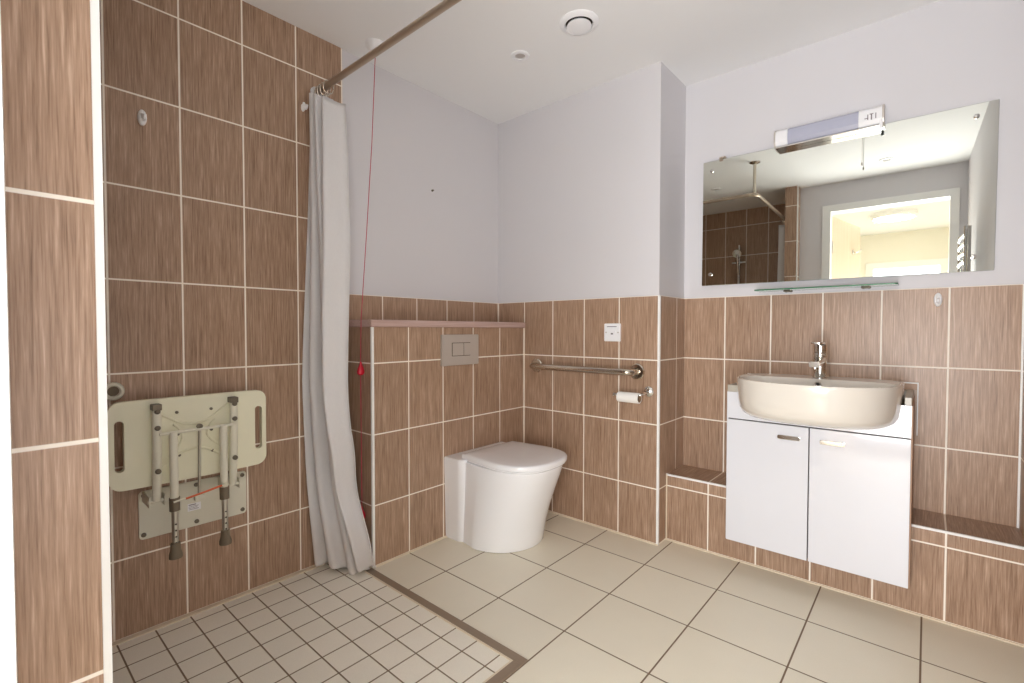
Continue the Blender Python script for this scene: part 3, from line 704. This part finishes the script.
b = bmesh.new(); lathe(b, (0.846, -0.078, 0.688), (1, 0, 0), [(0.0195, 0), (0.0235, 0), (0.0240, 0.002), (0.0240, 0.104), (0.0234, 0.106), (0.0195, 0.106), (0.0195, 0)], 30); obj('paper', b, M['paper'], t)
b = bmesh.new(); lathe(b, (0.8458, -0.078, 0.688), (1, 0, 0), [(0.0182, 0), (0.0194, 0), (0.0194, 0.1064), (0.0182, 0.1064), (0.0182, 0)], 26); obj('card_core', b, M['card'], t)

# ------------------------------------------------------------------ mirror, light, shelf
mir = thing('mirror', 'wide frameless mirror on the white wall above the basin', 'mirror', (1.605, YC, 1.514))
mir.rotation_euler = (0, math.radians(0.25), math.radians(0.65))
b = bmesh.new(); plate(b, rrect(1.607, 1.514, 1.014, 0.597, 0.003, 2), lambda x, z, d: (x, YC+0.006-d-0.008, z), 0.0, 0.005, 0.0008)
mg = obj('mirror_glass', b, [M['mirror'], M['mirror_edge']], mir, smooth=False)
for p in mg.data.polygons:
    if abs(p.normal.y) < 0.9: p.material_index = 1
for x, z in ((1.141, 1.766), (2.057, 1.768), (1.141, 1.268), (2.060, 1.268)):
    b = bmesh.new(); lathe(b, (x, YC-0.007, z), (0, -1, 0), [(0.0085, 0), (0.0085, 0.003), (0.005, 0.006), (0, 0.0065)], 18); obj('screw_cap', b, M['chrome'], mir)
b = bmesh.new(); box(b, 1.176, 1.192, YC-0.016, YC+0.006, 1.806, 1.826, 0.003); lathe(b, (1.198, YC+0.002, 1.822), (0, -1, 0), [(0.006, 0), (0.006, 0.012), (0, 0.014)], 14); box(b, 1.19, 1.20, YC-0.004, YC+0.006, 1.818, 1.826)
tag(obj('mirror_clip', b, M['railmetal']), 'small dark metal clip on the top edge of the mirror', 'clip')

ml = thing('mirror_light', 'slim white shaver light with pull cord over the mirror top', 'wall light', (1.607, YC, 1.83))
X0, X1, Z0, Z1 = 1.418, 1.799, 1.798, 1.876
YL = YC - 0.005; D = 0.052
def sect(x0, x1, grow=0.0):
    b = bmesh.new(); sec = [(YL, Z1+grow), (YL-D*0.55, Z1+grow), (YL-D*0.9-grow, Z1-0.012+grow), (YL-D-grow, Z1-0.03), (YL-D-grow, Z0+0.022), (YL-D*0.85-grow, Z0+0.006), (YL-D*0.5, Z0-grow), (YL, Z0-grow)]
    loft(b, [[(x0, y, z) for y, z in sec], [(x1, y, z) for y, z in sec]]); return b
obj('left_body', sect(X0+0.006, X0+0.052), M['plate'], ml, ang=25)
obj('diffuser', sect(X0+0.0525, X0+0.300, -0.001), M['diffuser'], ml, ang=25)
so_ = obj('shaver_socket', sect(X0+0.3005, X1-0.006), M['plate'], ml, ang=25)
for x in (X0, X1-0.006): obj('end_cap', sect(x, x+0.006, 0.002), M['satin'], ml, ang=25)
b = bmesh.new(); box(b, X0+0.006, X1-0.006, YL-D*0.92, YL-0.004, Z0-0.004, Z0+0.001); obj('underside_strip', b, M['chrome'], ml)
b = bmesh.new(); yf = YL-D-0.0004
for x0, x1, z0, z1 in ((0.320, 0.332, 1.829, 1.832), (0.329, 0.332, 1.824, 1.845), (0.336, 0.348, 1.843, 1.846), (0.340, 0.344, 1.822, 1.845), (0.354, 0.357, 1.824, 1.845)): box(b, X0+x0, X0+x1, yf, yf+0.0006, z0, z1)
obj('socket_marks', b, M['ink'], so_)
b = bmesh.new(); box(b, X1-0.014, X1-0.004, YL-D-0.002, YL-D+0.01, Z0-0.016, Z0+0.018, 0.002); obj('corner_clip', b, M['plate'], ml)
b = bmesh.new(); tube(b, [(1.731, YC-0.040, 1.80), (1.731, YC-0.040, 1.72), (1.731, YC-0.040, 1.662)], 0.0008, 8); lathe(b, (1.731, YC-0.040, 1.668), (0, 0, -1), [(0.0015, 0), (0.0028, 0.004), (0.0028, 0.012), (0, 0.014)], 12); obj('pull_cord', b, M['satin'], ml)

t = thing('glass_shelf', 'narrow green-edged glass shelf on two small brackets under the mirror', 'shelf', (1.6, YC, 1.176))
b = bmesh.new(); plate(b, rrect(1.605, 0.242, 0.495, 0.098, 0.010, 5), lambda x, y, d: (x, y, d), 1.1735, 1.1795, 0.0008)
gp = obj('pane', b, [M['glass'], M['glass_edge']], t)
for p in gp.data.polygons:
    if abs(p.normal.z) < 0.5: p.material_index = 1
for x in (1.472, 1.749):
    b = bmesh.new(); lathe(b, (x-0.009, YC+0.006, 1.176), (0, -1, 0), [(0.008, 0), (0.008, 0.020), (0.0, 0.022)], 16); lathe(b, (x+0.009, YC+0.006, 1.176), (0, -1, 0), [(0.008, 0), (0.008, 0.020), (0.0, 0.022)], 16)
    box(b, x-0.014, x+0.014, YC-0.030, YC-0.004, 1.1798, 1.184, 0.0015); box(b, x-0.014, x+0.014, YC-0.030, YC-0.004, 1.1688, 1.173, 0.0015)
    obj('bracket', b, M['bolt'], t)

# ------------------------------------------------------------------ vanity unit, basin and tap
VX0, VX1, VY, VZ0, VZD, VZ1 = 1.313, 1.903, -0.010, 0.123, 0.634, 0.745
van = thing('vanity_unit', 'white gloss two-door vanity unit hung above the tiled ledge', 'vanity unit', (1.605, VY, VZ0))
b = bmesh.new()
box(b, VX0+0.002, VX1-0.002, VY+0.018, YC-LD-0.001, VZ0+0.004, 0.650); box(b, VX0+0.002, VX1-0.002, YC-LD-0.001, YC-0.001, LH+0.002, 0.650)
obj('carcass', b, M['gap'], van, smooth=False)
b = bmesh.new(); box(b, VX1-0.002, VX1+0.004, VY+0.006, YC-LD-0.002, VZ0+0.002, VZ1, 0.001); box(b, VX1-0.002, VX1+0.004, YC-LD-0.002, YC-0.001, LH+0.002, VZ1, 0.001); obj('side_panel', b, M['panel'], van)
b = bmesh.new(); box(b, VX0-0.002, VX0+0.003, VY+0.004, YC-LD-0.002, VZ0+0.002, VZ1, 0.001); box(b, VX0-0.002, VX0+0.003, YC-LD-0.002, YC-0.001, LH+0.002, VZ1, 0.001); obj('side_panel', b, M['gloss'], van)
XMID = 1.608
for x0, x1, hx in ((VX0, XMID-0.002, 1.541), (XMID+0.002, VX1, 1.682)):
    d = obj('door', xbox(x0, x1, VY, VY+0.017, VZ0, VZD-0.003, 0.002, 3), M['gloss'], van)
    b = bmesh.new(); plate(b, rrect(hx, 0.5845, 0.079, 0.0165, 0.006), lambda x, z, d_: (x, VY-d_, z), 0.0, 0.006, 0.0018); obj('handle', b, M['chrome'], d)
b = bmesh.new(); notch = [(1.8795, VZ1), (1.876, 0.715), (1.868, 0.693), (1.850, 0.672), (1.820, 0.660), (1.780, 0.657), (1.618, 0.656), (1.456, 0.657), (1.416, 0.660), (1.386, 0.672), (1.368, 0.693), (1.360, 0.715), (1.3565, VZ1)]
plate(b, [(VX0, VZ1), (VX0, VZD+0.002), (VX1, VZD+0.002), (VX1, VZ1)] + [(1.618 + (x-1.618)*0.982, z+0.003) if z < VZ1 else (1.618 + (x-1.618)*0.982, z) for x, z in notch], lambda x, z, d_: (x, VY+0.017-d_, z), 0.0, 0.017)
obj('fascia', b, M['gloss'], van, smooth=False)
for x0, x1, y0, y1 in ((VX0, 1.352, VY+0.002, YC-0.001), (1.884, VX1, VY+0.002, YC-0.001), (1.352, 1.884, 0.212, YC-0.001)): obj('worktop', xbox(x0, x1, y0, y1, VZ1, VZ1+0.028, 0.002), M['worktop'], van)
b = bmesh.new(); box(b, VX0, VX1+0.010, YC-0.020, YC-0.001, VZ1+0.028, 0.797, 0.001); us = obj('upstand', b, M['panel'], van)
b = bmesh.new(); box(b, VX0, VX1+0.012, YC-0.022, YC-0.001, 0.797, 0.801, 0.001); box(b, VX1+0.010, VX1+0.0135, YC-0.022, YC-0.001, 0.60, 0.801, 0.001); obj('white_edge', b, M['pvc'], us)

def basin_outline(w, yb, yf, n=64, p=2.5, cx=1.618):
    """flat-backed oval"""
    ym = yb + (yf-yb)*0.36; out = []
    for k in range(n):
        a = 2*PI*k/n; c, s = math.cos(a), math.sin(a)
        pw = p if s < 0 else 3.6
        x = cx + w/2*math.copysign(abs(c)**(2/pw), c)
        y = ym + (abs(yf-ym) if s < 0 else abs(yb-ym))*math.copysign(abs(s)**(2/pw), s)
        out.append((x, y))
    return out
ZB = 0.814
bas = thing('basin', 'ivory semi-recessed oval basin set in the white vanity unit', 'basin', (1.613, 0.0, 0.65))
b = bmesh.new(); rings = []
R = lambda w, yb, yf, z: [(x, y, z) for x, y in basin_outline(w, yb, yf)]
for w_, yb, yf, z in ((0.28, 0.12, -0.06, 0.6625), (0.40, 0.155, -0.140, 0.664), (0.455, 0.177, -0.182, 0.669), (0.490, 0.19, -0.208, 0.682), (0.508, 0.197, -0.222, 0.700), (0.517, 0.20, -0.229, 0.730), (0.523, 0.203, -0.233, 0.770), (0.528, 0.206, -0.236, 0.803), (0.527, 0.205, -0.2355, 0.808), (0.523, 0.203, -0.234, ZB),
                      (0.509, 0.197, -0.226, ZB), (0.505, 0.150, -0.222, ZB-0.002), (0.500, 0.100, -0.219, ZB-0.005), (0.492, 0.093, -0.213, ZB-0.020), (0.462, 0.078, -0.195, ZB-0.070), (0.38, 0.035, -0.150, ZB-0.110), (0.24, 0.0, -0.09, ZB-0.122), (0.08, -0.03, -0.05, ZB-0.126)):
    rings.append(R(w_, yb, yf, z))
loft(b, rings); obj('bowl', b, M['basin'], bas, ang=60)
b = bmesh.new(); lathe(b, (1.618, 0.0905, ZB-0.026), (0, -1, 0), [(0.0, 0.0), (0.006, 0.0), (0.007, 0.004), (0.0125, 0.006), (0.0135, 0.003), (0.0135, 0.0)], 24); obj('overflow_ring', b, M['satin'], bas)
b = bmesh.new(); lathe(b, (1.618, -0.04, ZB-0.127), (0, 0, 1), [(0.030, 0), (0.030, 0.003), (0.022, 0.005), (0.0, 0.007)], 24); obj('waste', b, M['chrome'], bas)

tp = thing('basin_tap', 'chrome single lever mixer tap at the back of the basin', 'tap', (1.617, 0.150, ZB))
b = bmesh.new(); lathe(b, (1.617, 0.150, ZB-0.003), (0, 0, 1), [(0.027, 0), (0.027, 0.006), (0.0245, 0.008), (0.0240, 0.088), (0.0255, 0.090), (0.0255, 0.094), (0.0240, 0.096)], 30); obj('body', b, M['chrome'], tp)
b = bmesh.new(); lathe(b, (1.617, 0.150, ZB+0.093), (0, 0, 1), [(0.0225, 0), (0.0225, 0.004), (0.0255, 0.006), (0.0258, 0.030), (0.0235, 0.037), (0.0, 0.040)], 30); obj('cartridge_head', b, M['chrome'], tp)
b = bmesh.new(); plate(b, rrect(1.617, 0.105, 0.040, 0.110, 0.012), lambda x, y, d: (x, y, d), ZB+0.133, ZB+0.141, 0.002); obj('lever', b, M['chrome'], tp)
b = bmesh.new(); rings = []
for f in range(9):
    q = f/8; y = 0.135 - 0.115*q; z = ZB + 0.070 - 0.014*q; hw = 0.0205 - 0.002*q; hh = 0.013 - 0.002*q
    rings.append([(1.617+a, y, z+c) for a, c in rrect(0, 0, hw*2, hh*2, 0.007, 4)])
loft(b, rings); lathe(b, (1.617, 0.036, ZB+0.050), (0, 0, -1), [(0.011, 0), (0.011, 0.010), (0.009, 0.010), (0, 0.008)], 18); obj('spout', b, M['chrome'], tp)

# ------------------------------------------------------------------ things the mirror shows
tr = thing('towel_radiator', 'chrome ladder towel radiator on the right hand wall, seen in the mirror', 'radiator', (XR, -1.3, 0.75))
for y in (-1.53, -1.10):
    b = bmesh.new(); tube(b, [(XR-0.055, y, 0.75), (XR-0.055, y, 1.60)], 0.016, 18); po = obj('post', b, M['chrome'], tr)
    for z in (0.85, 1.30):
        b = bmesh.new(); tube(b, [(XR+0.004, y, z), (XR-0.05, y, z)], 0.008, 12); obj('wall_stub', b, M['chrome'], po)
for k in range(14):
    z = 0.80 + k*0.052 + (0.04 if k > 4 else 0) + (0.04 if k > 9 else 0)
    b = bmesh.new(); tube(b, [(XR-0.055, -1.53, z), (XR-0.070, -1.40, z), (XR-0.072, -1.23, z), (XR-0.055, -1.10, z)], 0.010, 12); obj('rung', b, M['chrome'], tr)
sh = thing('shower_riser', 'chrome riser rail with hand shower on the shower back wall, seen in the mirror', 'shower', (0.55, YS, 1.0))
b = bmesh.new(); tube(b, [(0.55, YS+0.05, 1.02), (0.55, YS+0.05, 1.86)], 0.011, 16); rr = obj('riser_rail', b, M['chrome'], sh)
for z in (1.05, 1.83):
    b = bmesh.new(); tube(b, [(0.55, YS, z), (0.55, YS+0.05, z)], 0.009, 12); obj('rail_bracket', b, M['chrome'], rr)
b = bmesh.new(); box(b, 0.53, 0.57, YS+0.03, YS+0.085, 1.665, 1.700, 0.006); tube(b, [(0.49, YS+0.07, 1.682), (0.62, YS+0.07, 1.682)], 0.010, 12); obj('slider', b, M['chrome'], sh)
b = bmesh.new(); tube(b, [(0.55, YS+0.085, 1.56), (0.55, YS+0.10, 1.68), (0.55, YS+0.125, 1.76)], [0.010, 0.012, 0.014], 14); lathe(b, (0.55, YS+0.115, 1.775), (0, 0.9, -0.45), [(0.020, 0), (0.042, 0.012), (0.042, 0.024), (0, 0.026)], 26); obj('hand_shower', b, M['chrome'], sh)
b = bmesh.new(); tube(b, arc([(0.55, YS+0.085, 1.56), (0.57, YS+0.10, 0.75), (0.62, YS+0.07, 0.75), (0.62, YS+0.06, 0.97)], 0.08, 8), 0.006, 10); obj('hose', b, M['satin'], sh)
b = bmesh.new(); tube(b, [(0.42, YS+0.055, 1.0), (0.68, YS+0.055, 1.0)], 0.022, 20); tube(b, [(0.37, YS+0.055, 1.0), (0.42, YS+0.055, 1.0)], 0.026, 20); tube(b, [(0.68, YS+0.055, 1.0), (0.73, YS+0.055, 1.0)], 0.026, 20)
for x in (0.475, 0.625): tube(b, [(x, YS, 1.0), (x, YS+0.04, 1.0)], 0.018, 16)
obj('mixer_valve', b, M['chrome'], sh)
